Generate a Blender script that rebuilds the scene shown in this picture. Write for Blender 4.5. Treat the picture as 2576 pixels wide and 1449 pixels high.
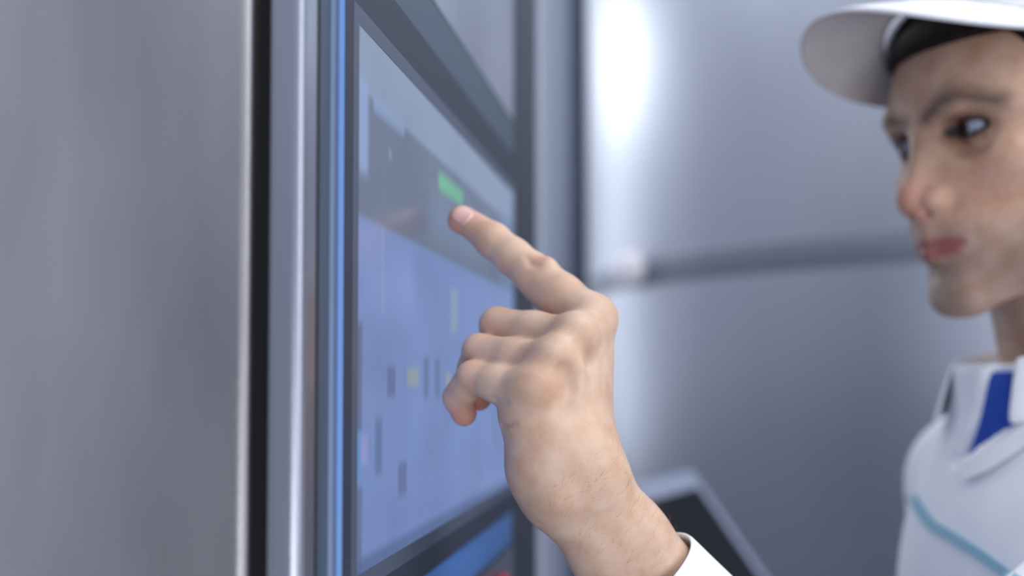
import bpy, bmesh, math
import numpy as np
from mathutils import Vector, Matrix
from mathutils.bvhtree import BVHTree

for o in list(bpy.data.objects): bpy.data.objects.remove(o)
S = bpy.context.scene
COL = S.collection

# ------------------------------------------------------------------ camera
FPX = 2700.0; W0, H0 = 2576.0, 1449.0
PPY = 858.5                      # row of the principal point (frame is the upper part of a 3:2 exposure)
PITCH = math.radians(2.05)
CAMZ = 1.45
cd = bpy.data.cameras.new('camera'); cam = bpy.data.objects.new('camera', cd); COL.objects.link(cam)
cam.location = (0, 0, CAMZ); cam.rotation_euler = (math.pi/2 + PITCH, 0, 0)
cd.sensor_width = 36.0; cd.lens = FPX / W0 * 36.0
cd.shift_y = (PPY - H0/2) / W0
cd.clip_start = 0.02; cd.clip_end = 60
cd.dof.use_dof = True; cd.dof.focus_distance = 0.494; cd.dof.aperture_fstop = cd.lens / 11.8
cd.dof.aperture_blades = 0
S.camera = cam

S.view_settings.view_transform = 'Standard'; S.view_settings.look = 'None'
S.view_settings.gamma = 1; S.view_settings.use_curve_mapping = False
S.view_settings.exposure = 0.0

# ------------------------------------------------------------------ light
wd = bpy.data.worlds.new('world'); S.world = wd; wd.use_nodes = True
nt = wd.node_tree; nt.nodes.clear()
tc = nt.nodes.new('ShaderNodeTexCoord'); sx = nt.nodes.new('ShaderNodeSeparateXYZ')
rp = nt.nodes.new('ShaderNodeValToRGB'); bg = nt.nodes.new('ShaderNodeBackground'); wo = nt.nodes.new('ShaderNodeOutputWorld')
mr = nt.nodes.new('ShaderNodeMapRange'); mr.inputs['From Min'].default_value = -1; mr.inputs['From Max'].default_value = 1
nt.links.new(tc.outputs['Generated'], sx.inputs[0]); nt.links.new(sx.outputs['Z'], mr.inputs['Value'])
nt.links.new(mr.outputs[0], rp.inputs[0]); nt.links.new(rp.outputs[0], bg.inputs[0]); nt.links.new(bg.outputs[0], wo.inputs[0])
e = rp.color_ramp.elements
e[0].position = 0.0; e[0].color = (0.42, 0.43, 0.48, 1)
e[1].position = 1.0; e[1].color = (0.62, 0.66, 0.76, 1)
m_ = rp.color_ramp.elements.new(0.48); m_.color = (0.32, 0.35, 0.43, 1)
bg.inputs[1].default_value = 1.08

def area(name, loc, target, sx_, sy_, power, color):
    l = bpy.data.lights.new(name, 'AREA'); l.shape = 'RECTANGLE'; l.size = sx_; l.size_y = sy_
    l.energy = power; l.color = color
    o = bpy.data.objects.new(name, l); COL.objects.link(o); o.location = loc
    d = Vector(target) - Vector(loc); o.rotation_euler = d.to_track_quat('-Z', 'Y').to_euler()
    return o
# ceiling lamp rows and tall windows of the hall, plus an added low fill
area('ceiling_lamp', (0.9, 0.15, 2.95), (0.25, 0.65, 1.4), 1.5, 0.9, 22, (1.0, 0.97, 0.94))
area('ceiling_lamp', (0.3, 2.0, 3.2), (0.3, 1.2, 1.4), 1.6, 0.6, 14, (0.93, 0.96, 1.0))
area('window_and_fill', (-1.45, 4.1, 1.95), (0.2, 2.1, 1.6), 0.85, 3.4, 22, (0.90, 0.94, 1.0))
area('ceiling_lamp', (-1.35, 4.0, 3.1), (0.2, 2.1, 1.9), 0.35, 0.7, 9, (0.95, 0.97, 1.0))
area('window_and_fill', (2.6, -0.9, 2.0), (-0.1, 0.5, 1.4), 1.5, 2.2, 22, (0.95, 0.97, 1.0))
area('window_and_fill', (0.75, -1.6, 0.75), (0.3, 0.65, 1.5), 1.6, 1.2, 22, (0.98, 0.98, 1.0))  # added fill behind the camera, brightens face, hand and brim underside

# ------------------------------------------------------------------ helpers
Rcam = Matrix.Rotation(math.pi/2 + PITCH, 3, 'X')
def P(px, py, D):
    """world point (metres) seen at a pixel, D along the optical axis"""
    v = Vector(((px - W0/2) / FPX * D, -(py - PPY) / FPX * D, -D))
    return Rcam @ v + Vector((0, 0, CAMZ))
def tag(o, label=None, cat=None, group=None, kind=None):
    if label: o['label'] = label
    if cat: o['category'] = cat
    if group: o['group'] = group
    if kind: o['kind'] = kind
    return o
def empty(name, loc, rz=0.0):
    o = bpy.data.objects.new(name, None); COL.objects.link(o); o.location = loc; o.rotation_euler = (0, 0, rz)
    o.empty_display_size = .05
    return o
def link_mesh(name, me, mat, parent=None, smooth=False):
    o = bpy.data.objects.new(name, me); COL.objects.link(o)
    if mat: me.materials.append(mat)
    if parent: o.parent = parent
    if smooth: me.polygons.foreach_set('use_smooth', [True]*len(me.polygons))
    return o
def from_bm(name, bm, mat, parent=None, smooth=False):
    me = bpy.data.meshes.new(name); bmesh.ops.recalc_face_normals(bm, faces=bm.faces[:]); bm.to_mesh(me); bm.free()
    return link_mesh(name, me, mat, parent, smooth)
def bev(o, w, seg=3):
    m = o.modifiers.new('bevel', 'BEVEL'); m.width = w; m.segments = seg; m.limit_method = 'ANGLE'; m.angle_limit = math.radians(40)
    return o
def box_bm(bm, x0, x1, y0, y1, z0, z1):
    vs = [bm.verts.new(p) for p in ((x0,y0,z0),(x1,y0,z0),(x1,y1,z0),(x0,y1,z0),(x0,y0,z1),(x1,y0,z1),(x1,y1,z1),(x0,y1,z1))]
    for f in ((0,3,2,1),(4,5,6,7),(0,1,5,4),(1,2,6,5),(2,3,7,6),(3,0,4,7)): bm.faces.new([vs[i] for i in f])
def box(name, x0, x1, y0, y1, z0, z1, mat, parent=None, b=0.0, seg=3, smooth=True):
    bm = bmesh.new(); box_bm(bm, x0, x1, y0, y1, z0, z1)
    o = from_bm(name, bm, mat, parent, smooth=(b > 0 and smooth))
    if b: bev(o, b, seg)
    return o
def ring(name, w0, w1, so, zo, si, zi, mat, parent=None, b=0.0):
    """rectangular ring lying on the door plane; so/zo outer span, si/zi inner span, w0..w1 height off the plane"""
    bm = bmesh.new()
    def loop(s, z, w): return [bm.verts.new((w, a, c)) for a, c in ((s[0],z[0]),(s[1],z[0]),(s[1],z[1]),(s[0],z[1]))]
    A, B, C_, D_ = loop(so, zo, w0), loop(so, zo, w1), loop(si, zi, w1), loop(si, zi, w0)
    for a, b_ in ((A, B), (B, C_), (C_, D_), (D_, A)):
        for i in range(4):
            j = (i+1) % 4; bm.faces.new((a[i], a[j], b_[j], b_[i]))
    o = from_bm(name, bm, mat, parent)
    if b: bev(o, b, 2)
    return o
def lathe_bm(bm, prof, n=64, cx=0, cy=0):
    rings = []
    for r, z in prof:
        rings.append([bm.verts.new((cx + r*math.cos(2*math.pi*i/n), cy + r*math.sin(2*math.pi*i/n), z)) for i in range(n)])
    for a, b_ in zip(rings[:-1], rings[1:]):
        for i in range(n):
            j = (i+1) % n; bm.faces.new((a[i], a[j], b_[j], b_[i]))
    bm.faces.new(rings[0][::-1]); bm.faces.new(rings[-1])

# ---- signed distance volumes and surface nets
class Vol:
    def __init__(s, lo, hi, h):
        s.lo = np.array(lo, float); s.h = h
        s.n = np.ceil((np.array(hi) - s.lo) / h).astype(int) + 1
        s.F = np.full(s.n, 50.0, np.float32)
    def copy(s):
        v = Vol.__new__(Vol); v.lo, v.h, v.n = s.lo, s.h, s.n; v.F = np.full(s.n, 50.0, np.float32); return v
    def sub(s, lo, hi):
        i0 = np.clip(np.floor((np.array(lo) - s.lo) / s.h).astype(int), 0, s.n)
        i1 = np.clip(np.ceil((np.array(hi) - s.lo) / s.h).astype(int) + 1, 0, s.n)
        sl = tuple(slice(a, b) for a, b in zip(i0, i1))
        ax = [(s.lo[k] + s.h * np.arange(i0[k], i1[k])).astype(np.float32) for k in range(3)]
        return sl, ax[0][:, None, None], ax[1][None, :, None], ax[2][None, None, :]
    def put(s, sl, d, k, op):
        F = s.F[sl]
        if F.size == 0: return
        if op == 'u':
            if k > 0:
                h = np.maximum(k - np.abs(F - d), 0) / k; s.F[sl] = np.minimum(F, d) - h*h*k*.25
            else: s.F[sl] = np.minimum(F, d)
        else:
            d = -d
            if k > 0:
                h = np.maximum(k - np.abs(F - d), 0) / k; s.F[sl] = np.maximum(F, d) + h*h*k*.25
            else: s.F[sl] = np.maximum(F, d)
    def cap(s, a, b, ra, rb=None, k=3.0, op='u'):
        rb = ra if rb is None else rb
        a = np.array(a, float); b = np.array(b, float); m = max(ra, rb) + max(k, 2) + 8
        sl, X, Y, Z = s.sub(np.minimum(a, b) - m, np.maximum(a, b) + m)
        ab = b - a; L = float(ab @ ab) + 1e-9
        t = np.clip(((X-a[0])*ab[0] + (Y-a[1])*ab[1] + (Z-a[2])*ab[2]) / L, 0, 1)
        d = np.sqrt((X-a[0]-t*ab[0])**2 + (Y-a[1]-t*ab[1])**2 + (Z-a[2]-t*ab[2])**2) - (ra + (rb-ra)*t)
        s.put(sl, d, k, op)
    def sph(s, c, r, k=3.0, op='u'): s.cap(c, c, r, r, k, op)
    def ell(s, c, r, k=3.0, op='u', rot=None):
        c = np.array(c, float); r = np.array(r, float); m = max(r) + k + 8
        sl, X, Y, Z = s.sub(c - m, c + m)
        X, Y, Z = X-c[0], Y-c[1], Z-c[2]
        if rot is not None:
            R = np.array(rot.to_3x3() if hasattr(rot, 'to_3x3') else rot)
            X, Y, Z = (R[0,0]*X+R[1,0]*Y+R[2,0]*Z, R[0,1]*X+R[1,1]*Y+R[2,1]*Z, R[0,2]*X+R[1,2]*Y+R[2,2]*Z)
        k0 = np.sqrt((X/r[0])**2 + (Y/r[1])**2 + (Z/r[2])**2)
        k1 = np.sqrt((X/r[0]**2)**2 + (Y/r[1]**2)**2 + (Z/r[2]**2)**2) + 1e-9
        s.put(sl, k0*(k0-1)/k1, k, op)
    def merge(s, o, k):
        h = np.maximum(k - np.abs(s.F - o.F), 0) / k if k > 0 else 0
        s.F = np.minimum(s.F, o.F) - h*h*k*.25 if k > 0 else np.minimum(s.F, o.F)
    def grid(s): return s.sub(s.lo - 1, s.lo + s.h*s.n + 1)
    def net(s):
        F = s.F; I = F < 0; n = F.shape
        c = np.zeros(tuple(a-1 for a in n), np.uint8)
        for i in (0,1):
            for j in (0,1):
                for k in (0,1): c += I[i:n[0]-1+i, j:n[1]-1+j, k:n[2]-1+k]
        act = np.argwhere((c > 0) & (c < 8))
        vid = np.full(c.shape, -1, np.int64); vid[act[:,0], act[:,1], act[:,2]] = np.arange(len(act))
        acc = np.zeros((len(act), 3)); cnt = np.zeros(len(act))
        cor = [(i,j,k) for i in (0,1) for j in (0,1) for k in (0,1)]
        for a in cor:
            for ax in range(3):
                if a[ax]: continue
                b = list(a); b[ax] = 1
                fa = F[act[:,0]+a[0], act[:,1]+a[1], act[:,2]+a[2]]; fb = F[act[:,0]+b[0], act[:,1]+b[1], act[:,2]+b[2]]
                x = (fa < 0) != (fb < 0); t = np.where(x, fa / np.where(x, fa - fb, 1), 0)
                p = np.tile(np.array(a, float), (len(act), 1)); p[:, ax] += t
                acc[x] += p[x]; cnt[x] += 1
        V = (act + acc / cnt[:, None]) * s.h + s.lo
        Q = []
        for ax in range(3):
            sl0 = [slice(1, -1)]*3; sl1 = [slice(1, -1)]*3
            sl0[ax] = slice(0, -1); sl1[ax] = slice(1, None)
            a = I[tuple(sl0)]; b = I[tuple(sl1)]
            for flip, m in ((False, a & ~b), (True, b & ~a)):
                e = np.argwhere(m); off = [1, 1, 1]; off[ax] = 0; e = e + off
                u, v = [(1,2),(2,0),(0,1)][ax]
                du = np.zeros(3, int); du[u] = 1; dv = np.zeros(3, int); dv[v] = 1
                q = [e - du - dv, e - dv, e, e - du]
                q = np.stack([vid[x[:,0], x[:,1], x[:,2]] for x in q], 1)
                Q.append(q[:, ::-1] if flip else q)
        Q = np.concatenate(Q); Q = Q[(Q >= 0).all(1)]
        a_, b_, c_ = V[Q[:,0]], V[Q[:,1]], V[Q[:,2]]; d_ = V[Q[:,3]]
        if (np.einsum('ij,ij->i', a_, np.cross(b_, c_)) + np.einsum('ij,ij->i', a_, np.cross(c_, d_))).sum() < 0: Q = Q[:, ::-1]
        return V, Q
def relax(V, Q, it, lam=.5):
    for _ in range(it):
        acc = np.zeros_like(V); cnt = np.zeros(len(V))
        for i in range(4):
            a, b = Q[:, i], Q[:, (i+1) % 4]
            for k in range(3): acc[:, k] += np.bincount(a, V[b, k], len(V)) + np.bincount(b, V[a, k], len(V))
            cnt += np.bincount(a, minlength=len(V)) + np.bincount(b, minlength=len(V))
        V = V + lam * (acc / np.maximum(cnt, 1)[:, None] - V)
    return V
def orient(V, Q):
    V = V - V.mean(0); a_, b_, c_, d_ = (V[Q[:,i]] for i in range(4))
    v_ = (np.einsum('ij,ij->i', a_, np.cross(b_, c_)) + np.einsum('ij,ij->i', a_, np.cross(c_, d_))).sum()
    return Q[:, ::-1].copy() if v_ < 0 else Q
def np_mesh(name, V, Q, mat, parent=None, origin=None, tint=None):
    V = np.asarray(V, float)
    if origin is not None: V = V - np.array(origin)
    if tint is None: Q = orient(V, Q)
    me = bpy.data.meshes.new(name); me.vertices.add(len(V)); me.vertices.foreach_set('co', V.astype(np.float32).ravel())
    me.loops.add(Q.size); me.loops.foreach_set('vertex_index', Q.astype(np.int32).ravel())
    me.polygons.add(len(Q)); me.polygons.foreach_set('loop_start', (np.arange(len(Q))*4).astype(np.int32))
    me.polygons.foreach_set('loop_total', np.full(len(Q), 4, np.int32))
    me.update(calc_edges=True); me.validate()
    if tint is not None:
        at = me.color_attributes.new('tint', 'FLOAT_COLOR', 'POINT')
        at.data.foreach_set('color', np.concatenate([tint, np.ones((len(tint), 1))], 1).astype(np.float32).ravel())
    return link_mesh(name, me, mat, parent, True)

# ------------------------------------------------------------------ materials
def L(c):                                  # sRGB 0..255 -> linear
    return tuple((x/255/12.92 if x/255 <= .04045 else ((x/255+.055)/1.055)**2.4) for x in c) + (1,)
def mat(name, rgb, rough=.5, metal=0.0, **kw):
    m = bpy.data.materials.new(name); m.use_nodes = True
    b = m.node_tree.nodes['Principled BSDF']
    b.inputs['Base Color'].default_value = L(rgb); b.inputs['Roughness'].default_value = rough; b.inputs['Metallic'].default_value = metal
    for k, v in kw.items(): b.inputs[k].default_value = v
    return m
def N(m, t, **kw):
    n = m.node_tree.nodes.new(t)
    for k, v in kw.items():
        if k in n.inputs.keys() if hasattr(n.inputs, 'keys') else False: n.inputs[k].default_value = v
        else: setattr(n, k, v)
    return n
def LK(m, a, b): m.node_tree.links.new(a, b)
def noise_mat(name, c1, c2, scale, stretch=(1,1,1), r1=.3, r2=.45, metal=0.0, bump=0.0, bscale=None, bstretch=None, spec=None, detail=4, aniso=0.0):
    m = mat(name, c1, r1, metal); b = m.node_tree.nodes['Principled BSDF']
    tcn = N(m, 'ShaderNodeTexCoord'); mp = N(m, 'ShaderNodeMapping'); mp.inputs['Scale'].default_value = stretch
    nz = N(m, 'ShaderNodeTexNoise'); nz.inputs['Scale'].default_value = scale; nz.inputs['Detail'].default_value = detail
    LK(m, tcn.outputs['Object'], mp.inputs[0]); LK(m, mp.outputs[0], nz.inputs['Vector'])
    cr = N(m, 'ShaderNodeValToRGB'); cr.color_ramp.elements[0].color = L(c1); cr.color_ramp.elements[1].color = L(c2)
    cr.color_ramp.elements[0].position = .3; cr.color_ramp.elements[1].position = .7
    LK(m, nz.outputs['Fac'], cr.inputs[0]); LK(m, cr.outputs[0], b.inputs['Base Color'])
    mr = N(m, 'ShaderNodeMapRange'); mr.inputs['To Min'].default_value = r1; mr.inputs['To Max'].default_value = r2
    LK(m, nz.outputs['Fac'], mr.inputs['Value']); LK(m, mr.outputs[0], b.inputs['Roughness'])
    if aniso: b.inputs['Anisotropic'].default_value = aniso
    if spec is not None: b.inputs['Specular IOR Level'].default_value = spec
    if bump:
        mp2 = N(m, 'ShaderNodeMapping'); mp2.inputs['Scale'].default_value = bstretch or stretch
        n2 = N(m, 'ShaderNodeTexNoise'); n2.inputs['Scale'].default_value = bscale or scale*8; n2.inputs['Detail'].default_value = 3
        LK(m, tcn.outputs['Object'], mp2.inputs[0]); LK(m, mp2.outputs[0], n2.inputs['Vector'])
        bp = N(m, 'ShaderNodeBump'); bp.inputs['Strength'].default_value = bump; bp.inputs['Distance'].default_value = .0004
        LK(m, n2.outputs['Fac'], bp.inputs['Height']); LK(m, bp.outputs[0], b.inputs['Normal'])
    return m
M = {}
M['steel'] = noise_mat('brushed_steel', (120,119,126), (196,194,198), 7, (1,1,.3), .36, .46, 1.0, .25, 700, (1,1,.6))
M['door_steel'] = noise_mat('door_steel', (156,162,176), (182,187,200), 9, (1,1,.2), .28, .36, 1.0, .12, 600, (1,1,.4))
M['tank_steel'] = noise_mat('tank_steel', (178,184,198), (200,206,218), 2.5, (1,1,.25), .40, .48, 1.0)
M['dark_steel'] = noise_mat('dark_steel', (92,100,116), (112,120,138), 5, (1,1,.2), .35, .5, 1.0)
M['pipe'] = noise_mat('pipe_paint', (186,194,212), (200,208,224), 3, (1,1,.3), .6, .7)
M['pipe_dark'] = noise_mat('dark_paint', (70,78,94), (82,90,106), 3, (1,1,.3), .6, .7)
M['seam'] = noise_mat('seam_steel', (132,138,152), (146,152,166), 3, (1,1,.3), .5, .6, 1.0)  # weld seam; its dark reflection is put into the base colour
M['post'] = mat('dark_post', (46,52,66), .6)
M['rubber'] = mat('black_rubber', (14,14,16), .8)
M['frame'] = mat('grey_frame', (70,86,102), .45, .3)
M['frame_mid'] = mat('slate_frame', (92,106,134), .4, .3)
M['frame_light'] = mat('light_frame_edge', (140,162,196), .4, .1)
M['glass_edge'] = mat('glass_edge_reflection', (128,172,232), .35)  # blue light reflected by the glass edge, put into its base colour
M['bezel'] = mat('dark_bezel', (50,56,70), .5, **{'Specular IOR Level': .25})
M['bezel_in'] = mat('inner_bezel_reflection', (76,84,102), .45, **{'Specular IOR Level': .3})  # lighter inner zone of the bezel, a reflection put into its colour
M['blue_reflection'] = mat('blue_reflection', (70,118,185), .35)  # blue reflection on the lower flange, painted as its base colour
M['red'] = mat('red_button', (170,40,50), .4)
M['white'] = noise_mat('white_cloth', (234,238,246), (242,245,250), 30, (1,1,1), .75, .9, 0, .6, 900)
M['cap'] = noise_mat('white_cap_cloth', (222,224,230), (232,234,240), 40, (1,1,1), .8, .9, 0, .4, 700)
M['cap_under'] = noise_mat('shaded_brim_underside', (176,170,172), (186,180,182), 40, (1,1,1), .85, .9)  # shade under the brim put into a greyer cloth colour
M['blue'] = noise_mat('blue_cloth', (34,74,176), (44,86,190), 60, (1,1,1), .7, .85)
M['teal'] = mat('teal_piping', (142,186,206), .7)
M['hair'] = noise_mat('dark_hair', (16,13,12), (30,24,21), 200, (1,1,.2), .6, .7, 0, .9, 500, (1,1,.1), .2)
M['arm_hair'] = mat('arm_hair', (120,84,62), .5)
M['trousers'] = noise_mat('white_trousers', (205,208,216), (215,218,226), 30, (1,1,1), .8, .9)
M['shoe'] = mat('white_shoe', (220,222,226), .5)
M['nail'] = mat('nail', (226,182,174), .22, 0.0)
M['panel_dark'] = mat('dark_panel_glass', (16,20,27), .6, **{'Specular IOR Level': .2})
M['panel_rim'] = mat('panel_rim', (142,152,176), .5)
M['spot'] = mat('pale_cover', (246,243,250), .5)

def skin():
    m = bpy.data.materials.new('skin'); m.use_nodes = True; b = m.node_tree.nodes['Principled BSDF']
    at = N(m, 'ShaderNodeAttribute'); at.attribute_name = 'tint'
    tcn = N(m, 'ShaderNodeTexCoord')
    nz = N(m, 'ShaderNodeTexNoise'); nz.inputs['Scale'].default_value = 70; nz.inputs['Detail'].default_value = 5
    LK(m, tcn.outputs['Object'], nz.inputs['Vector'])
    cr = N(m, 'ShaderNodeValToRGB'); cr.color_ramp.elements[0].color = (.90,.80,.73,1); cr.color_ramp.elements[1].color = (1.08,1.10,1.10,1)
    cr.color_ramp.elements[0].position = .32; cr.color_ramp.elements[1].position = .66
    LK(m, nz.outputs['Fac'], cr.inputs[0])
    mx = N(m, 'ShaderNodeMix', data_type='RGBA', blend_type='MULTIPLY'); mx.inputs[0].default_value = 1
    LK(m, at.outputs['Color'], mx.inputs[6]); LK(m, cr.outputs[0], mx.inputs[7]); LK(m, mx.outputs[2], b.inputs['Base Color'])
    b.inputs['Roughness'].default_value = .44; b.inputs['Specular IOR Level'].default_value = .42
    b.inputs['Subsurface Weight'].default_value = .10; b.inputs['Subsurface Radius'].default_value = (1.0,.35,.2); b.inputs['Subsurface Scale'].default_value = .004
    vo = N(m, 'ShaderNodeTexVoronoi'); vo.feature = 'DISTANCE_TO_EDGE'; vo.inputs['Scale'].default_value = 1100
    n2 = N(m, 'ShaderNodeTexNoise'); n2.inputs['Scale'].default_value = 260; n2.inputs['Detail'].default_value = 4
    dm = N(m, 'ShaderNodeVectorMath', operation='MULTIPLY_ADD'); dm.inputs[1].default_value = (.004,.004,.004)
    LK(m, n2.outputs['Color'], dm.inputs[0]); LK(m, tcn.outputs['Object'], dm.inputs[2]); LK(m, dm.outputs[0], vo.inputs['Vector'])
    LK(m, tcn.outputs['Object'], n2.inputs['Vector'])
    mt = N(m, 'ShaderNodeMath', operation='MINIMUM'); mt.inputs[1].default_value = .18; LK(m, vo.outputs['Distance'], mt.inputs[0])
    m2 = N(m, 'ShaderNodeMath', operation='MULTIPLY_ADD'); m2.inputs[1].default_value = 2.2
    LK(m, mt.outputs[0], m2.inputs[0]); LK(m, n2.outputs['Fac'], m2.inputs[2])
    bp = N(m, 'ShaderNodeBump'); bp.inputs['Strength'].default_value = .26; bp.inputs['Distance'].default_value = .0003
    LK(m, m2.outputs[0], bp.inputs['Height']); LK(m, bp.outputs[0], b.inputs['Normal'])
    return m
M['skin'] = skin()

def screen_mat():
    m = mat('screen_display', (20,24,34), .22); b = m.node_tree.nodes['Principled BSDF']
    uv = N(m, 'ShaderNodeUVMap'); sp = N(m, 'ShaderNodeSeparateXYZ'); LK(m, uv.outputs[0], sp.inputs[0])
    def step(sock, lo, hi, soft):
        a = N(m, 'ShaderNodeMapRange', interpolation_type='SMOOTHSTEP'); a.inputs['From Min'].default_value = lo-soft; a.inputs['From Max'].default_value = lo+soft
        c = N(m, 'ShaderNodeMapRange', interpolation_type='SMOOTHSTEP'); c.inputs['From Min'].default_value = hi-soft; c.inputs['From Max'].default_value = hi+soft
        c.inputs['To Min'].default_value = 1; c.inputs['To Max'].default_value = 0
        LK(m, sock, a.inputs['Value']); LK(m, sock, c.inputs['Value'])
        q = N(m, 'ShaderNodeMath', operation='MULTIPLY'); LK(m, a.outputs[0], q.inputs[0]); LK(m, c.outputs[0], q.inputs[1]); return q.outputs[0]
    cur = None
    def rect(s0, s1, z0, z1, rgb, a=1.0, soft=.0015):
        soft = max(soft*1.5, .0028)
        nonlocal cur
        q = N(m, 'ShaderNodeMath', operation='MULTIPLY')
        LK(m, step(sp.outputs['X'], s0, s1, soft), q.inputs[0]); LK(m, step(sp.outputs['Y'], z0, z1, soft), q.inputs[1])
        q2 = N(m, 'ShaderNodeMath', operation='MULTIPLY'); q2.inputs[1].default_value = a; LK(m, q.outputs[0], q2.inputs[0])
        mx = N(m, 'ShaderNodeMix', data_type='RGBA'); LK(m, q2.outputs[0], mx.inputs[0])
        if cur is None: mx.inputs[6].default_value = L((118,136,164))
        else: LK(m, cur, mx.inputs[6])
        mx.inputs[7].default_value = L(rgb); cur = mx.outputs[2]
    # UV are metres along the panel (x) and height above eye level (y)
    rect(-.01, .5, .123, .2, (138,156,184))
    rect(.000, .5, .069, .123, (108,120,142))
    rect(-.01, .5, -.09, .069, (122,144,198))
    rect(.36, .43, .069, .13, (112,140,182), .8, .02)
    rect(.000, .014, .088, .128, (146,168,214), .9, .003)
    rect(.022, .075, .119, .126, (140,164,204), .8, .002)
    rect(.150, .216, .1065, .1165, (112,188,146), 1, .0025)
    rect(.13, .30, .080, .100, (120,140,170), .7, .01)
    rect(.004, .10, .030, .060, (138,158,214), .7, .01)
    rect(-.01, .007, -.022, .024, (92,104,134), .8, .001)
    rect(-.01, .006, -.042, -.022, (96,148,206), .9, .001)
    rect(.006, .016, -.036, -.024, (150,156,208), .8, .001)
    rect(.046, .060, -.008, .006, (98,112,150), .8, .002)
    rect(.082, .106, -.003, .006, (148,162,166), .9, .002)
    rect(.116, .128, -.010, .012, (98,114,154), .8, .002)
    rect(.142, .154, -.010, .012, (104,120,160), .8, .002)
    rect(.182, .200, .028, .054, (142,168,184), .8, .002)
    rect(.170, .182, -.004, .004, (160,176,160), .8, .002)
    rect(.027, .038, -.042, -.017, (94,110,154), .7, .002)
    rect(.066, .082, -.056, -.040, (94,108,150), .7, .002)
    rect(.05, .20, -.074, -.058, (122,136,200), .6, .006)
    rect(-.01, .0075, -.09, -.045, (92,108,138), .7, .001)
    rect(-.01, .5, -.09, -.0755, (88,108,150), .8, .001)
    rect(.0365, .0395, .030, .068, (176,190,220), .25, .0004)       # scratch on the glass
    rect(.047, .052, .103, .107, (160,176,204), .5, .001)
    nz = N(m, 'ShaderNodeTexNoise'); nz.inputs['Scale'].default_value = 14; LK(m, uv.outputs[0], nz.inputs['Vector'])
    mr2 = N(m, 'ShaderNodeMapRange'); mr2.inputs['To Min'].default_value = .82; mr2.inputs['To Max'].default_value = 1.18; LK(m, nz.outputs['Fac'], mr2.inputs['Value'])
    vm = N(m, 'ShaderNodeVectorMath', operation='SCALE'); LK(m, cur, vm.inputs[0]); LK(m, mr2.outputs[0], vm.inputs['Scale'])
    LK(m, vm.outputs[0], b.inputs['Emission Color']); b.inputs['Emission Strength'].default_value = .80
    b.inputs['Specular IOR Level'].default_value = .25
    return m
M['screen'] = screen_mat()

# ------------------------------------------------------------------ setting
fl = noise_mat('floor_resin', (112,118,128), (126,132,142), 2, (1,1,1), .3, .4)
wl = noise_mat('wall_paint', (96,108,130), (108,120,142), 1.2, (1,1,1), .6, .7)
cl = noise_mat('ceiling_paint', (170,176,186), (180,186,196), 1.2, (1,1,1), .8, .9)
tag(box('floor', -3, 4.5, -.6, 5.4, -.1, 0, fl), kind='structure')
tag(box('wall_back', -3, 4.5, 5.4, 5.5, 0, 3.6, wl), kind='structure')

# ------------------------------------------------------------------ cabinet and monitor
G0 = Vector((-.144*.448, .448, CAMZ)); ROT = -math.atan(.16)
cab = tag(empty('control_cabinet', (G0.x, G0.y, 0), ROT), 'brushed stainless steel control cabinet with a rounded-edge door, nearest the camera on the left', 'cabinet')
ZT, ZB = 2.15, .08
WD = -.0052                                   # door face
DB = -.0197                                   # back of door
BF = -.0260                                   # front of body
# local frame of the cabinet: x = out of the door, y = along the door away from the camera
body = box('body', BF-.62, BF, -.0525, .60, ZB, ZT, M['steel'], cab, .0048, 8)
door = box('door', DB, WD, -.0525, .452, ZB+.02, ZT-.02, M['door_steel'], cab, .0046, 8)
box('door_seal', BF, DB, -.044, .45, ZB+.03, ZT-.03, M['rubber'], cab)
box('side_post', DB-.004, WD-.001, .456, .60, ZB+.02, ZT-.02, M['post'], cab, .002)
box('plinth', BF-.60, BF-.02, -.03, .58, 0, ZB, M['rubber'], cab)
btn = box('indicator_button', 0, .008, -.011, .011, -.011, .011, M['red'], cab, .003)
btn.location = (WD, .372, CAMZ-.158); btn['label'] = 'red push button'

mon = tag(empty('touch_monitor', (G0.x, G0.y, CAMZ), ROT), 'wide touch screen monitor with dark bezel set into the steel cabinet door', 'monitor')
z = lambda a: a
ring('gasket', WD, WD+.0004, (-.0367,.4475), (-.1352,.2158), (-.0355,.4465), (-.1335,.2141), M['rubber'], mon)
ring('outer_frame', WD, WD+.0006, (-.0355,.4465), (-.1335,.2141), (-.0226,.438), (-.104,.182), M['frame'], mon)
box('lower_flange', WD+.0006, WD+.0014, .01, .43, -.131, -.1055, M['blue_reflection'], mon, .0003)['label'] = 'lower flange with a blue reflection painted on'
stp = ring('inner_frame', WD, -.0027, (-.0226,.438), (-.104,.182), (-.0172,.434), (-.1018,.180), M['frame_mid'], mon, .0002)
box('edge_strip', WD+.0003, -.0030, -.0229, -.0226, -.104, .182, M['frame_light'], mon)
box('glass_body', WD, -.0004, -.0180,.4345, -.1022,.1802, M['glass_edge'], mon)['label'] = 'edge of the front glass, blue reflection in its colour'
ring('bezel', -.0004, .0, (-.0180,.4345), (-.1022,.1802), (0,.416), (-.0815,.150), M['bezel'], mon)
ring('inner_bezel_reflection', .0, .00015, (-.0077,.4237), (-.0892,.1577), (0,.416), (-.0815,.150), M['bezel_in'], mon)
bm = bmesh.new()
vs = [bm.verts.new((-.0001, a, b)) for a, b in ((0,-.0815),(.416,-.0815),(.416,.150),(0,.150))]
f_ = bm.faces.new(vs); uvl = bm.loops.layers.uv.new('UVMap')
for l_ in f_.loops: l_[uvl].uv = (l_.vert.co.y, l_.vert.co.z)
r_ = bmesh.ops.extrude_face_region(bm, geom=[f_])
for v in [g for g in r_['geom'] if isinstance(g, bmesh.types.BMVert)]: v.co.x = -.0003
from_bm('screen', bm, M['screen'], mon)

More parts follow.
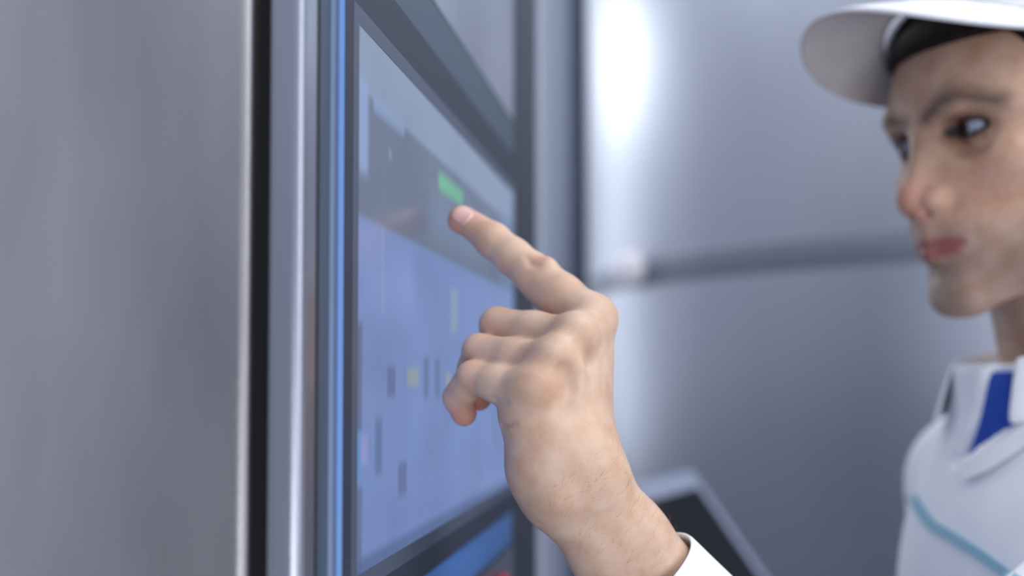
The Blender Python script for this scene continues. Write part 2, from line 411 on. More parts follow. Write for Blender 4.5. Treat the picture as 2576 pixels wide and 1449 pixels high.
# ------------------------------------------------------------------ tanks, columns behind
TC = (1.122, 2.406); TR = .95
tank = tag(empty('storage_tank', (TC[0], TC[1], 0)), 'large round stainless steel tank filling the background behind the man', 'tank')
bm = bmesh.new(); lathe_bm(bm, [(TR, .25), (TR, 3.4)], 160); tk = from_bm('shell', bm, M['tank_steel'], tank, True)
tk.data.polygons[-1].use_smooth = False; tk.data.polygons[-2].use_smooth = False
def band(name, z0, z1, r, mt, par):
    bm = bmesh.new(); pr = []
    for i in range(9):
        t = i/8; pr.append((TR - .002 + r*math.sin(math.pi*t), z0 + (z1-z0)*t))
    lathe_bm(bm, pr, 160); return from_bm(name, bm, mt, par, True)
band('weld_seam', CAMZ+.165, CAMZ+.235, .0045, M['seam'], tank)
for i in range(4):
    a = math.pi/4 + i*math.pi/2
    bm = bmesh.new(); lathe_bm(bm, [(.05, 0), (.05, .27)], 24, .75*math.cos(a), .75*math.sin(a)); from_bm('leg', bm, M['dark_steel'], tank, True)
# pale round cover on the tank
d_ = Vector(((1602-1288)/FPX, 1.0, 0)).normalized(); c_ = Vector((TC[0], TC[1], 0)); b_ = d_.dot(c_); t_ = b_ - math.sqrt(b_*b_ - c_.length_squared + TR*TR)
hp = d_*t_; nn = (hp - c_).normalized()
bm = bmesh.new(); lathe_bm(bm, [(.036, -.006), (.036, .024), (.030, .031), (.0001, .034)], 32)
cv = from_bm('round_cover', bm, M['spot'], tank, True); zc = (955-680)/FPX*t_*d_.y + CAMZ
cv.location = hp - c_ + Vector((0, 0, zc)); cv.rotation_euler = nn.to_track_quat('Z', 'Y').to_euler(); cv['label'] = 'pale round cover'

def column(name, px, D, rad, mt, label, cat, zt=3.4, prof=None):
    x = (px-1288)/FPX*D; bm = bmesh.new()
    lathe_bm(bm, prof or [(rad*1.5, 0), (rad*1.5, .02), (rad, .03), (rad, zt)], 40)
    o = from_bm(name, bm, mt, None, True); o.location = (x, D, 0)
    m = o.modifiers.new('b', 'EDGE_SPLIT'); m.split_angle = math.radians(50)
    return tag(o, label, cat)
column('steel_pipe', 1394, 2.9, .052, M['pipe'], 'vertical steel pipe between the monitor and the large tank', 'pipe')
column('support_column', 1448, 3.4, .05, M['pipe_dark'], 'dark steel column right beside the left edge of the large tank', 'column')
column('support_column', 1322, 3.6, .05, M['pipe_dark'], 'dark steel column seen along the far edge of the cabinet', 'column')

# ------------------------------------------------------------------ tilted panel on a stand
A_ = P(1742, 1178, 1.46); zc = A_.z
def on_height(px, py, zc):
    r = P(px, py, 1.0) - Vector((0,0,CAMZ)); return Vector((0,0,CAMZ)) + r*((zc-CAMZ)/r.z)
B_ = on_height(1580, 1216, zc); e1 = (B_-A_).normalized()
r_ = P(1945, 1470, 1.0) - Vector((0,0,CAMZ)); t_ = e1.dot(A_ - Vector((0,0,CAMZ)))/e1.dot(r_); C2 = Vector((0,0,CAMZ)) + r_*t_
e2 = (C2-A_).normalized(); e3 = e2.cross(e1).normalized()
if e3.y > 0: e3 = -e3
pw, ph = .29, .38
pn = tag(empty('operator_panel', (0,0,0)), 'tilted dark operator panel with a light grey rim behind the wrist', 'control panel')
base = A_ + e1*pw*.5 + e2*ph*.6; pn.location = (base.x, base.y, 0)
def quadbox(name, a0, a1, b0, b1, c0, c1, mt, bw=0):
    bm = bmesh.new(); box_bm(bm, a0, a1, b0, b1, c0, c1)
    for v in bm.verts: v.co = A_ + e1*v.co.x + e2*v.co.y + e3*v.co.z - Vector(pn.location)
    o = from_bm(name, bm, mt, pn)
    if bw: bev(o, bw, 3)
    return o
quadbox('housing', 0, pw, 0, ph, -.02, 0, M['panel_rim'], .006)
quadbox('dark_face', .031, pw-.031, .028, ph-.031, -.002, .0015, M['panel_dark'], .001)
bm = bmesh.new(); lathe_bm(bm, [(.14, 0), (.14, .012), (.02, .02), (.02, base.z-.02)], 32); from_bm('stand', bm, M['dark_steel'], pn, True)

# ================================================================== PERSON
EYE = P(2348, 343, .72)                                   # midpoint between the eyes
FW = Vector((-.953, -.302, 0)).normalized(); LF = Vector((0,0,1)).cross(FW).normalized()   # facing, his left
UPv = Vector((0,0,1))
YAW = Matrix((LF, FW, UPv)).transposed()                  # columns: x = his left, y = forward, z = up
HP = math.radians(-6.0)                                   # nod
HR = YAW @ Matrix.Rotation(HP, 3, 'X')
# head origin pivots about the eyes ; body frame shares the eye point
ROOTL = Vector((EYE.x, EYE.y, 0)) + YAW @ Vector((0, -.11, 0))
person = tag(empty('person', ROOTL), 'man in white cap and jacket with blue shirt, pointing at the screen with left hand', 'person')
ROOT = np.array(ROOTL)
def hw(V, R=HR): return (np.asarray(V)/1000.0) @ np.array(R).T + np.array(EYE)      # local mm -> world m
SK = np.array(L((190,157,136))[:3]); SKH = np.array(L((205,176,156))[:3])

# ---------- head
hv = Vol((-95,-200,-215), (95, 60, 125), 1.7)
def both(fn):
    for s_ in (1, -1): fn(s_)
hv.ell((0,-88,34), (76,97,84), 0)
hv.ell((0,-42,-30), (58,52,72), 18)
hv.ell((0,-36,22), (62,47,46), 16)
hv.ell((0,-14,-62), (34,26,34), 14)
both(lambda s_: hv.cap((s_*50,-78,-62), (s_*40,-40,-92), 14, 14, 18))
both(lambda s_: hv.cap((s_*40,-40,-92), (s_*12,-12,-106), 14, 14, 14))
hv.sph((0,-10,-106), 15, 12)
both(lambda s_: hv.ell((s_*43,-26,-27), (20,20,15), 14))
both(lambda s_: hv.sph((s_*9,-9,-108), 11, 8))
both(lambda s_: hv.sph((s_*31,4,-3), 17, 8, 's'))                        # sockets
both(lambda s_: hv.cap((s_*9,3,14), (s_*30,3,17), 8, 8.5, 8))              # brow ridge
both(lambda s_: hv.cap((s_*30,3,17), (s_*51,-17,10), 8.5, 8, 8))
hv.cap((0,3,10), (0,20,-36), 6.5, 7.5, 10)                                # nose
hv.cap((0,-6,-4), (0,6,-44), 11, 14, 12)
hv.sph((0,24,-40), 8.8, 7)
both(lambda s_: hv.ell((s_*13,12,-44), (7.5,11,8), 5))
both(lambda s_: hv.ell((s_*6.5,18,-51.5), (3.2,6,4), 2, 's'))
hv.cap((0,12,-54), (0,10,-64), 5, 5, 7)
both(lambda s_: hv.cap((0,10.5,-69.5), (s_*22,1,-73.5), 6.0, 3.0, 5))       # lips
both(lambda s_: hv.cap((0,9.5,-80), (s_*18,2,-77), 6.6, 3.5, 5))
both(lambda s_: hv.cap((0,18.5,-75), (s_*24,5.5,-74.5), 1.6, 1.2, 2.5, 's'))
hv.cap((-12,14,-91), (12,14,-91), 5, 5, 9, 's')
both(lambda s_: hv.sph((s_*31,-12.5,-1), 14.2, 3))                        # lids
both(lambda s_: hv.ell((s_*31,3,-1), (13.5,13,3.5), 1.2, 's'))
both(lambda s_: hv.ell((s_*31,-12.5,-1), (12.0,12.0,12.0), 0, 's'))
both(lambda s_: hv.ell((s_*77,-98,-12), (5,17,30), 6))                    # ears
both(lambda s_: hv.ell((s_*84,-92,-8), (5,9,17), 4, 's'))
hv.cap((0,-96,-80), (0,-108,-215), 51, 50, 22)
both(lambda s_: hv.cap((s_*45,-110,-60), (s_*14,-80,-190), 9, 10, 12))
V, Q = hv.net(); V = relax(V, Q, 2); head_loc = V.copy()
T = np.tile(SK, (len(V), 1))
def paint(T, w, c): w = np.clip(w, 0, 1)[:, None]; return T*(1-w) + np.array(c)*w
x, y, zz = V[:,0], V[:,1], V[:,2]
def seg(Vx, a, b):
    a = np.array(a, float); b = np.array(b, float); ab = b-a
    t = np.clip(((Vx-a)@ab)/(ab@ab), 0, 1); return np.linalg.norm(Vx - a - t[:,None]*ab, axis=1)
stub = np.clip((-(zz)-56)/16, 0, 1) * np.clip((y+85)/40, 0, 1) * np.clip((zz+150)/20, 0, 1)
T = paint(T, stub*.42, L((112,104,106))[:3])
nose = np.exp(-((x/16)**2 + ((y-20)/18)**2 + ((zz+42)/16)**2)); T = paint(T, nose*.55, L((204,134,126))[:3])
chk = np.exp(-(((np.abs(x)-40)/20)**2 + ((zz+38)/20)**2)) * (y > -50); T = paint(T, chk*.30, L((206,146,126))[:3])
lipd = np.minimum.reduce([seg(V, (0,15,-71), (s_*21,4,-73.5)) for s_ in (1,-1)] + [seg(V, (0,15,-79.5), (s_*17,6,-77)) for s_ in (1,-1)])
T = paint(T, (6.2-lipd)/3*.7, L((150,88,90))[:3])
P2 = V.copy(); P2[:,1] = 0
brd = np.minimum.reduce([np.minimum(np.minimum(seg(P2, (s_*10,0,10), (s_*24,0,17)), seg(P2, (s_*24,0,17), (s_*38,0,18.5))), seg(P2, (s_*38,0,18.5), (s_*53,0,11))) for s_ in (1,-1)]) + 100*(y < -40)
T = paint(T, (9.5-brd)/8*.72, L((58,44,38))[:3])
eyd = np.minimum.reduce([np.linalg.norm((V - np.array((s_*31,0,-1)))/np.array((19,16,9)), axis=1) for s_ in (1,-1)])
T = paint(T, (1.45-eyd)/.7*.85, L((98,66,54))[:3])  # darker skin around the eyes, with socket shade painted in
lash = np.minimum.reduce([np.abs(np.linalg.norm((V - np.array((s_*31,1,-1)))/np.array((14.5,14,5.6)), axis=1)-1) for s_ in (1,-1)])
T = paint(T, (0.22-lash)/.1*.8, L((30,22,20))[:3])
HVERT, HT = hw(V), T; HQ = orient(HVERT, Q)

# ---------- hand and forearm (world mm)
def q(px, py, D): return np.array(P(px, py, D))*1000
WR = q(1444, 1214, .518); 
ELB = WR + 262*np.array((.57,.24,-.786))
J = dict(
 i=[q(1484,806,.5445), q(1342,688,.566), q(1240,605,.581), q(1166,551,.592)],
 m=[q(1440,852,.529), q(1252,818,.555), q(1243,905,.572), q(1262,965,.566)],
 r=[q(1380,915,.519), q(1207,884,.543), q(1180,962,.560), q(1204,1000,.556)],
 p=[q(1318,982,.514), q(1190,950,.530), q(1152,1000,.540), q(1167,1040,.545)])
allp = np.array([p for v in J.values() for p in v] + [WR, ELB])
lo = allp.min(0)-40; hi = allp.max(0)+40; lo[2] = q(1500,1449,.55)[2]-70
hi[0] = max(hi[0]-60, q(1750,1449,.56)[0]+20)
av = Vol(lo, hi, 1.05)
# palm: metacarpals
base = dict(i=q(1460,1120,.533), m=q(1440,1150,.525), r=q(1410,1165,.519), p=q(1383,1175,.517))
rM = dict(i=(12.1,14.0), m=(12.2,15), r=(11.8,15), p=(11.5,14.5))
for k_ in 'imrp': av.cap(J[k_][0] + np.array((0,1.0,-1.0)), base[k_], rM[k_][0], rM[k_][1], 8)
# bridge between the metacarpals
for a_, b_ in ('im','mr','rp'):
    av.cap((J[a_][0]+J[b_][0])/2*.72+(base[a_]+base[b_])/2*.28 + np.array((0,1.5,0)), (base[a_]+base[b_])/2, 9.8, 13.5, 9)
# palmar mass, thenar and hypothenar on the far side of the hand
av.cap(q(1400,950,.538), q(1430,1130,.535), 15, 18, 12)
av.cap(q(1472,900,.552), q(1456,1090,.545), 11, 13.5, 12)
av.cap(q(1322,1045,.522), q(1394,1205,.522), 12, 14, 12)
# wrist and forearm
side = np.array((.80,.10,.55)); side /= np.linalg.norm(side); fa = (ELB-WR)/np.linalg.norm(ELB-WR); side -= fa*(side@fa); side /= np.linalg.norm(side)
for s_ in (-1, 1):
    av.cap(WR + side*s_*8.5 - fa*14, WR + side*s_*8 + fa*40, 16, 16.2, 12)
    av.cap(WR + side*s_*8 + fa*40, WR + side*s_*12 + fa*130, 16.2, 23, 10)
    av.cap(base['i' if s_ > 0 else 'p'], WR + side*s_*8.5, 14, 16, 12)
av.sph(q(1398,1240,.508), 8, 10)
# thumb, behind the palm
av.cap(q(1476,1140,.548), q(1466,1030,.572), 13.5, 12, 12); 
av.cap(q(1466,1030,.572), q(1425,960,.590), 10.5, 10, 5); av.cap(q(1425,960,.590), q(1370,925,.596), 9.5, 8, 4)
# fingers
R_ = dict(i=(12.4,10.6,9.5,7.3), m=(11.0,9.2,8.2,7.3), r=(10.6,8.7,7.9,7.0), p=(10.2,8.2,7.3,6.6))
for k_ in 'imrp':
    fv = av.copy(); j = J[k_]; r = R_[k_]
    a, b, c, d = j
    mid = (a+b)/2
    w_ = 1.09; fv.cap(a, mid, r[0], r[1]*w_, 4); fv.cap(mid, b, r[1]*w_, r[1]*(1 if k_ == 'i' else 1.0), 4)
    
    m2 = (b+c)/2; fv.cap(b, m2, r[1]*1.0, r[2]*1.04, 3); fv.cap(m2, c, r[2]*1.04, r[2], 3)
    fv.cap(c, d, r[2], r[3], 3)
    if k_ == 'i':
        fv.sph(d + (q(1150,560,.592)-d)*.5, 7.0, 3)
        fv.cap(q(1372,722,.566), q(1440,785,.556), 10.0, 10, 6)         # fleshy underside of the first segment
        fv.sph(q(1378,668,.558), 4.2, 5)                             # knuckle folds
    # blend closer fingers only lightly, palm more
    h = np.where(np.abs(av.F) < 900, 1, 1)
    av.merge(fv, 3.2)
# knuckle heads
for c, r in ((q(1492,798,.541),10.8), (q(1452,840,.5225),10.6), (q(1397,899,.5135),10.5), (q(1348,972,.5085),10.0)): av.sph(c, r, 8)
# extensor tendons
for a, b in ((q(1508,830,.535),q(1486,1000,.525)), (q(1462,880,.515),q(1450,1010,.510))):
    av.cap(a, b, 2.4, .6, 8)
# hollows between the knuckles

# skin folds: shallow grooves at the finger joint and at the edge of the palm
def surf(px, py):
    o_ = np.array((0, 0, CAMZ*1000.)); d = q(px, py, 1.0) - o_; d /= np.linalg.norm(d)
    for t in np.arange(440, 640, .5):
        g_ = np.round((o_ + d*t - av.lo)/av.h).astype(int)
        if (g_ >= 0).all() and (g_ < av.n).all() and av.F[tuple(g_)] < 0: return o_ + d*(t - .55)
    return None
folds = [((1322,642),(1338,662)),((1346,626),(1362,650)),((1330,664),(1352,668)),((1243,1006),(1275,1012)),((1250,1040),(1285,1034)),((1262,1072),(1296,1066))]
vd = np.array(Vector((.06, 1, 0)).normalized())
for a, b, r, up in (((1476,868),(1490,915),4.2,3.0), ((1424,938),(1438,975),3.8,3.0)):
    a, b = surf(*a), surf(*b)
    if a is not None and b is not None: av.cap(a - vd*up, b - vd*up, r, r*.6, 5.0, 's')
G_ = [(surf(*a), surf(*b), 1.0) for i, (a, b) in enumerate(folds)]
for a, b, r in G_:
    if a is not None and b is not None and np.linalg.norm(a-b) < 14: av.cap(a, b, r, r*.7, 2.0, 's')
V, Q = av.net(); V = relax(V, Q, 2)
T = np.tile(SKH, (len(V), 1))
for k_ in 'imrp':
    j = J[k_]
    T = paint(T, np.exp(-(np.linalg.norm(V-j[3], axis=1)/(12 if k_ != 'i' else 13))**2)*(.75), L((206,128,118))[:3])
    T = paint(T, np.exp(-(np.linalg.norm(V-j[1], axis=1)/9)**2)*.40, L((208,142,124))[:3])
    T = paint(T, np.exp(-(np.linalg.norm(V-j[2], axis=1)/9)**2)*.22, L((204,136,124))[:3])
T = paint(T, np.exp(-(np.linalg.norm(V-q(1345,645,.553), axis=1)/6.0)**2)*.38, L((196,130,110))[:3])
for c in (q(1468,870,.517), q(1418,925,.508), q(1368,1000,.500)):
    T = paint(T, np.exp(-(np.linalg.norm((V-c)/np.array((6,14,10)), axis=1))**2)*.30, L((200,152,124))[:3])  # shade in the hollows between knuckles, painted into the tint
AV, AT = V/1000, T; AQ = orient(AV, Q)
hand_bvh = BVHTree.FromPolygons([tuple(v) for v in AV], [tuple(f) for f in AQ])

# ---------- torso core that joins neck and arm inside the clothes
BR = YAW @ Matrix.Rotation(math.radians(14), 3, 'Z')
PV = np.array((0,-112,0)); PW = np.array(EYE) + np.array(YAW @ Vector(PV/1000))
def bw(V): return (np.asarray(V)-PV)/1000.0 @ np.array(BR).T + PW
def bl(p): return np.array(BR.transposed() @ (Vector(p) - Vector(PW)))*1000 + PV            # world m -> body local mm
SHL = np.array((155,-118,-242)); ELl = bl(ELB/1000); WRl = bl(WR/1000)
cutp = WRl + (ELl-WRl)*.33
def torso(v, g, k=30):
    v.ell((0,-112,-330), (150+g,96+g,170+g), k)
    v.ell((0,-115,-560), (142+g,98+g,190+g), k)
    for s_ in (1,-1):
        v.cap((s_*52,-120,-200), (s_*140,-120,-248), 40+g, 46+g, k)
tv = Vol((-260,-330,-860), (330,60,-120), 7)
torso(tv, -14)
tv.cap((0,-112,-190), (0,-116,-260), 36, 40, 20)
tv.cap(SHL, ELl, 42, 34, 12); tv.cap(ELl, cutp, 32, 21, 10)
tv.cap((-140,-122,-250), (-190,-130,-480), 40, 34, 12); tv.cap((-190,-130,-480), (-200,20,-690), 32, 22, 10)
V, Q = tv.net(); V = relax(V, Q, 2); TV = bw(V); Q = orient(TV, Q)
bodyV = np.concatenate([HVERT, AV, TV]); bodyQ = np.concatenate([HQ, AQ+len(HVERT), Q+len(HVERT)+len(AV)])
bodyT = np.concatenate([HT, AT, np.tile(SK, (len(TV), 1))])
np_mesh('body', bodyV, bodyQ, M['skin'], person, ROOT, bodyT)

# ---------- fingernail on the pointing finger
def nail(tip, prev, out, ln, wd_, off=.00035):
    ax = Vector(tip - prev).normalized(); out = Vector(out); out = (out - ax*out.dot(ax)).normalized(); sd = ax.cross(out)
    bm = bmesh.new(); n = 12; g = []
    for i in range(n+1):
        row = []
        for j_ in range(n+1):
            u = -1 + 2*i/n; v_ = -1 + 2*j_/n
            uu = u*math.sqrt(max(0, 1-.5*v_*v_*.8)); vv = v_*math.sqrt(max(0, 1-.5*u*u*.8))
            o_ = Vector(tip)/1000 + ax*(uu*ln/2 - .0024) + sd*(vv*wd_/2) + out*.03
            h_ = hand_bvh.ray_cast(o_, -out, .06)
            p = h_[0] if h_[0] else o_ - out*.024
            edge = max(abs(u), abs(v_)); p = p + out*(off if edge < .99 else -.0003)
            row.append(bm.verts.new(p - Vector(ROOT)))
        g.append(row)
    for i in range(n):
        for j_ in range(n): bm.faces.new((g[i][j_], g[i+1][j_], g[i+1][j_+1], g[i][j_+1]))
    o = from_bm('fingernail', bm, M['nail'], person, True)
    so = o.modifiers.new('s', 'SOLIDIFY'); so.thickness = .0005; so.offset = 0
nail(J['i'][3], J['i'][2], (.0, -1.0, .12), .0132, .0106)

# ---------- fine hair on the forearm
rng = np.random.default_rng(4)
bm = bmesh.new(); cnt = 0
axs = Vector(fa); s1 = Vector(side); s2 = axs.cross(s1)
if s2.y > 0: s2 = -s2
while cnt < 420:
    t = rng.uniform(-.012, .10); a = rng.uniform(-1.5, 1.5); cnt += 1
    out = (s2*math.cos(a) + s1*math.sin(a)).normalized(); o_ = Vector(WR/1000) + axs*t + out*.06
    h_ = hand_bvh.ray_cast(o_, -out, .08)
    if not h_[0]: continue
    n_ = h_[1] if h_[1].dot(out) > 0 else -h_[1]
    dr = (s1*rng.uniform(.2, 1.0)*(1) - axs*rng.uniform(-.2, .7) ).normalized(); dr = (dr - n_*dr.dot(n_)).normalized()
    ln = rng.uniform(.004, .009); pts = [h_[0] + dr*ln*u + n_*(.0004 + .0014*math.sin(math.pi*min(u,.8))) for u in (0, .35, .7, 1)]
    sd = dr.cross(n_); pv = None
    for u, p in enumerate(pts):
        w_ = .000028*(1 - u*.27); cur = [bm.verts.new(p + v*w_ - ROOTL) for v in (sd, n_, -sd-n_*.3)]
        if pv:
            for i in range(3): bm.faces.new((pv[i], pv[(i+1) % 3], cur[(i+1) % 3], cur[i]))
        pv = cur
o = from_bm('forearm_hair', bm, M['arm_hair'], person, True); o['kind'] = 'stuff'; o['label'] = 'fine brown forearm hair'

# ---------- eyes
M['eye'] = None
def eye_mat():
    m = mat('eye', (178,182,194), .2); b = m.node_tree.nodes['Principled BSDF']
    tcn = N(m, 'ShaderNodeTexCoord'); ln = N(m, 'ShaderNodeVectorMath', operation='DISTANCE'); ln.inputs[1].default_value = (0, .0122, 0)
    LK(m, tcn.outputs['Object'], ln.inputs[0])
    cr = N(m, 'ShaderNodeValToRGB'); cr.color_ramp.interpolation = 'LINEAR'
    el = cr.color_ramp.elements; el[0].position = 0; el[0].color = (.004,.004,.005,1); el[1].position = 1; el[1].color = L((158,164,180))
    for p_, c_ in ((.20,(.004,.004,.005,1)), (.22, L((62,48,40))), (.45, L((50,40,36))), (.50, L((158,164,180)))): z_ = el.new(p_); z_.color = c_
    sc = N(m, 'ShaderNodeMath', operation='MULTIPLY'); sc.inputs[1].default_value = 1/.0125
    LK(m, ln.outputs['Value'], sc.inputs[0]); LK(m, sc.outputs[0], cr.inputs[0]); LK(m, cr.outputs[0], b.inputs['Base Color'])
    return m
EM = eye_mat()
for s_ in (1, -1):
    bm = bmesh.new(); bmesh.ops.create_uvsphere(bm, u_segments=32, v_segments=24, radius=.0118)
    o = from_bm('eye', bm, EM, person, True)
    o.location = Vector(hw((s_*31,-12.5,-1))) - ROOTL
    gz = HR @ Vector((-.42, .9, -.02)); o.rotation_euler = gz.to_track_quat('Y', 'Z').to_euler()

# ---------- hair
hr = Vol((-90,-200,-60), (90,40,130), 3)
hr.ell((0,-87,38), (81,102,86), 0)
sl, X, Y, Z = hr.grid()
front = (Z - (44 - .30*np.abs(X)*0 )) ; cutf = np.minimum(0, 0)
line = 55 - np.clip((-Y-20)/50, 0, 1)*80                    # hairline height by depth
line = np.maximum(line, -58)
hr.F = np.maximum(hr.F, (line - Z)*.7).astype(np.float32)
V, Q = hr.net(); V = relax(V, Q, 1); np_mesh('hair', hw(V), Q, M['hair'], person, ROOT)

# ---------- cap
cp = Vol((-100,-215,20), (100,50,150), 1.9)
cp.ell((0,-88,46), (86,107,88), 0)
sl, X, Y, Z = cp.grid(); 
tf = np.clip((Y+88)/36, 0, 1); cp.F = np.maximum(cp.F, ((1-tf)*46 + tf*(84.5 - 40*(X/80)**2) + .075*X - Z)*.8).astype(np.float32)
inner = cp.copy(); inner.ell((0,-88,44), (82.5,103.5,85), 0); cp.F = np.maximum(cp.F, -inner.F)
V, Q = cp.net(); V = relax(V, Q, 1)
capo = np_mesh('cap', hw(V), Q, M['cap'], person, ROOT); capo['label'] = 'white cloth cap'
bm = bmesh.new(); g = []; nu, nv = 48, 14
for i in range(nu+1):
    a = -1 + 2*i/nu; row = []
    for j_ in range(nv+1):
        t = j_/nv
        X0 = 80*math.sin(a*1.20); Y0 = -88 + 101*math.cos(a*1.20)*1.02
        ext = 68*(1-abs(a)**3.6)**.5
        Xo = X0*(1 + .04*t); Yo = Y0 + ext*t
        zc_ = 84 - 40*(abs(Xo)/80)**2 + .075*Xo - 5*t*t
        row.append(bm.verts.new(Vector(hw((Xo, Yo, zc_))) - ROOTL))
    g.append(row)
for i in range(nu):
    for j_ in range(nv): bm.faces.new((g[i][j_], g[i+1][j_], g[i+1][j_+1], g[i][j_+1]))
bmesh.ops.remove_doubles(bm, verts=bm.verts[:], dist=1e-5)
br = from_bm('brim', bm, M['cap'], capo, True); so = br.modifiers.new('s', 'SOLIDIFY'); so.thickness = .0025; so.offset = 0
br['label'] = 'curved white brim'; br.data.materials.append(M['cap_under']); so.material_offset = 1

# ---------- shirt (blue) and jacket (white)
sv = Vol((-150,-230,-330), (150,60,-140), 3.5)
torso(sv, 0); sv.cap((0,-98,-150), (0,-108,-240), 60, 64, 20)
sl, X, Y, Z = sv.grid(); sv.F = np.maximum(sv.F, (-300 - Z)).astype(np.float32); sv.F = np.maximum(sv.F, Z + 158 + 0*X).astype(np.float32)
V, Q = sv.net(); V = relax(V, Q, 1)
o = np_mesh('shirt', bw(V), Q, M['blue'], person, ROOT); o['label'] = 'blue shirt front'
jv = Vol((-330,-340,-880), (330,90,-120), 4.2)
torso(jv, 10)
jv.cap((0,-100,-160), (0,-112,-250), 66, 72, 24)
jv.cap(SHL, ELl, 58, 54, 22)
jv.cap((-140,-122,-250), (-190,-130,-480), 58, 50, 22); jv.cap((-190,-130,-480), (-200,10,-680), 48, 36, 14)
# neck opening, V shaped, cut from the front
sl, X, Y, Z = jv.grid()
def march(px, py):
    d = (P(px, py, 1.0) - Vector((0,0,CAMZ))).normalized()
    for i in range(1000):
        p = bl(Vector((0,0,CAMZ)) + d*(.45 + i*.001)); g_ = np.round((p - jv.lo)/jv.h).astype(int)
        if (g_ >= 0).all() and (g_ < jv.n).all() and jv.F[tuple(g_)] < 0: return (p[0], p[2])
    print('MARCH MISS', px, py); return (0, -200)
tri = [march(2488,900), march(2398,1172), march(2640,1020)]; print('TRI', tri)
def half(a, b): 
    nx, nz_ = (b[1]-a[1]), -(b[0]-a[0]); l = math.hypot(nx, nz_); nx /= l; nz_ /= l
    return (X-a[0])*nx + (Z-a[1])*nz_
hs = [half(tri[i], tri[(i+1) % 3]) for i in range(3)]
cxm = sum(p[0] for p in tri)/3; czm = sum(p[1] for p in tri)/3
def sgn(a, b): return 1 if ((cxm-a[0])*(b[1]-a[1]) - (czm-a[1])*(b[0]-a[0])) < 0 else -1
hs = [h_*sgn(tri[i], tri[(i+1) % 3]) for i, h_ in enumerate(hs)]
pr = np.maximum.reduce([np.broadcast_to(h_, jv.F.shape) for h_ in hs]); pr = np.maximum(pr, -(Y+90))
jv.F = np.maximum(jv.F, -pr).astype(np.float32)
jv.F = np.maximum(jv.F, Z + 152 + 0*X).astype(np.float32)
V, Q = jv.net(); V = relax(V, Q, 2)
JW = bw(V); Q = orient(JW, Q); jac = np_mesh('jacket', JW, Q, M['white'], person, ROOT); jac['label'] = 'white work jacket'
jb = BVHTree.FromPolygons([tuple(v) for v in JW], [tuple(f) for f in Q])

# left sleeve from the elbow to the cuff, hollow at the wrist
def frame_tube(name, pts, rads, mt, par, n=56, thick=.0022, wob=0.0):
    bm = bmesh.new(); rings = []
    ax = (Vector(pts[-1]) - Vector(pts[0])).normalized(); s1 = Vector(side); s1 = (s1 - ax*s1.dot(ax)).normalized(); s2 = ax.cross(s1)
    for k_, (p, r) in enumerate(zip(pts, rads)):
        rings.append([bm.verts.new(Vector(p) + (s1*math.cos(2*math.pi*i/n)*r[0] + s2*math.sin(2*math.pi*i/n)*r[1])*(1 + wob*math.sin(5*2*math.pi*i/n + k_)) - ROOTL) for i in range(n)])
    for a, b_ in zip(rings[:-1], rings[1:]):
        for i in range(n): bm.faces.new((a[i], a[(i+1) % n], b_[(i+1) % n], b_[i]))
    o = from_bm(name, bm, mt, par, True); so = o.modifiers.new('s', 'SOLIDIFY'); so.thickness = thick; so.offset = 0
    sb = o.modifiers.new('ss', 'SUBSURF'); sb.levels = 1; sb.render_levels = 1
    return o
Wm, Em = Vector(WR/1000), Vector(ELB/1000); fam = Vector(fa)
ts = [.058, .062, .080, .105, .140, .180, .230, .258]; rs = [(.0300,.0262), (.0305,.0268), (.0335,.0300), (.0385,.0345), (.0430,.0395), (.0465,.0440), (.048,.047), (.049,.048)]
slv = frame_tube('sleeve', [Wm + fam*t for t in ts], rs, M['white'], jac, wob=.012)
slv['label'] = 'white left sleeve with a folded cuff edge'

# collar
bm = bmesh.new(); rows = []
nc = 60
for i in range(nc+1):
    a = math.radians(-165 + 307*i/nc); fr = -math.cos(a)            # a=0 at the back of the neck, ends meet at the front
    cx, cy = 64*math.sin(a), -106 - 68*math.cos(a)
    droop = (1 - math.cos(a))/2
    zt_ = -126 - 26*droop; 
    rows.append([bm.verts.new(Vector(bw((cx*k1, -106+(cy+106)*k1, z1))) - ROOTL) for k1, z1 in ((1.0, zt_-24), (.99, zt_-8), (1.0, zt_), (1.04, zt_+2), (1.10, zt_-6), (1.20, zt_-24-6*droop), (1.27, zt_-33-12*droop))])
for a, b_ in zip(rows[:-1], rows[1:]):
    for i in range(6): bm.faces.new((a[i], b_[i], b_[i+1], a[i+1]))
co = from_bm('collar', bm, M['white'], jac, True); so = co.modifiers.new('s', 'SOLIDIFY'); so.thickness = .002
sb = co.modifiers.new('ss', 'SUBSURF'); sb.levels = 1; sb.render_levels = 1

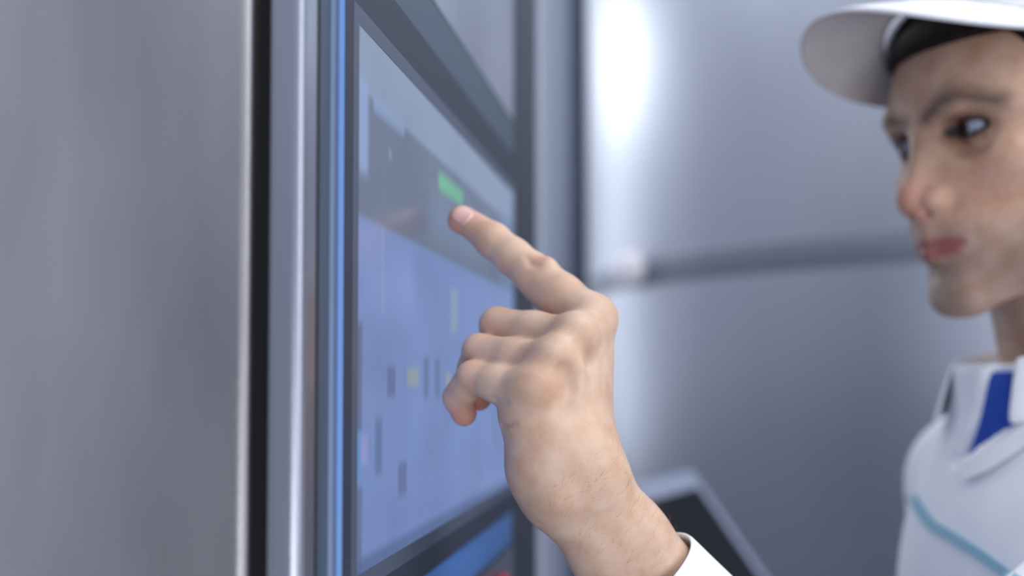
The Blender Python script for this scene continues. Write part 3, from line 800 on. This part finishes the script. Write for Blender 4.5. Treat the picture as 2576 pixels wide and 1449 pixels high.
# teal piping sewn across the chest
def onjac(px, py):
    o_ = Vector((0,0,CAMZ)); d = (P(px, py, 1.0) - o_).normalized(); h_ = jb.ray_cast(o_, d)
    return h_
def strip(name, pix, wpx, mt, lift=.0012):
    bm = bmesh.new(); prev = None
    n = 28
    for i in range(n+1):
        t = i/n*(len(pix)-1); k_ = min(int(t), len(pix)-2); f = t-k_
        px = pix[k_][0]*(1-f) + pix[k_+1][0]*f; py = pix[k_][1]*(1-f) + pix[k_+1][1]*f
        dx, dy = pix[k_+1][0]-pix[k_][0], pix[k_+1][1]-pix[k_][1]; l = math.hypot(dx, dy); nx, ny = -dy/l*wpx/2, dx/l*wpx/2
        h1, h2 = onjac(px+nx, py+ny), onjac(px-nx, py-ny)
        if not h1[0] or not h2[0]: prev = None; continue
        cur = [bm.verts.new(h1[0] + h1[1]*lift - ROOTL), bm.verts.new(h2[0] + h2[1]*lift - ROOTL)]
        if prev: bm.faces.new((prev[0], cur[0], cur[1], prev[1]))
        prev = cur
    o = from_bm(name, bm, mt, jac, False); so = o.modifiers.new('s', 'SOLIDIFY'); so.thickness = .0016; so.offset = 0
    return o
lp = strip('lapel', [(2425,1190),(2480,1168),(2540,1130),(2620,1068)], 44, M['white'], .0022)
pp = strip('piping', [(2296,1248),(2312,1275),(2345,1320),(2400,1352),(2470,1396),(2560,1462),(2640,1520)], 24, M['teal']); pp['label'] = 'teal stripe across the chest'

# ---------- trousers and shoes
lv = Vol((-230,-300,-1640), (230,60,-640), 8)
zf = -EYE.z*1000
lv.ell((0,-115,-740), (155,110,110), 0)
for s_ in (1,-1):
    lv.cap((s_*85,-115,-760), (s_*100,-105,-1140), 84, 66, 20); lv.cap((s_*100,-105,-1140), (s_*105,-125,zf+85), 62, 56, 14)
V, Q = lv.net(); V = relax(V, Q, 2); np_mesh('trousers', bw(V), Q, M['trousers'], person, ROOT)
for s_ in (1,-1):
    sv2 = Vol((s_*105-80,-240,zf-5), (s_*105+80,130,zf+130), 4)
    sv2.cap((s_*105,-160,zf+42), (s_*112,60,zf+34), 40, 34, 10); sv2.cap((s_*105,-135,zf+50), (s_*105,-130,zf+95), 44, 46, 14)
    sl, X, Y, Z = sv2.grid(); sv2.F = np.maximum(sv2.F, zf + 1 - Z + 0*X).astype(np.float32)
    V, Q = sv2.net(); V = relax(V, Q, 1); np_mesh('shoe', bw(V), Q, M['shoe'], person, ROOT)
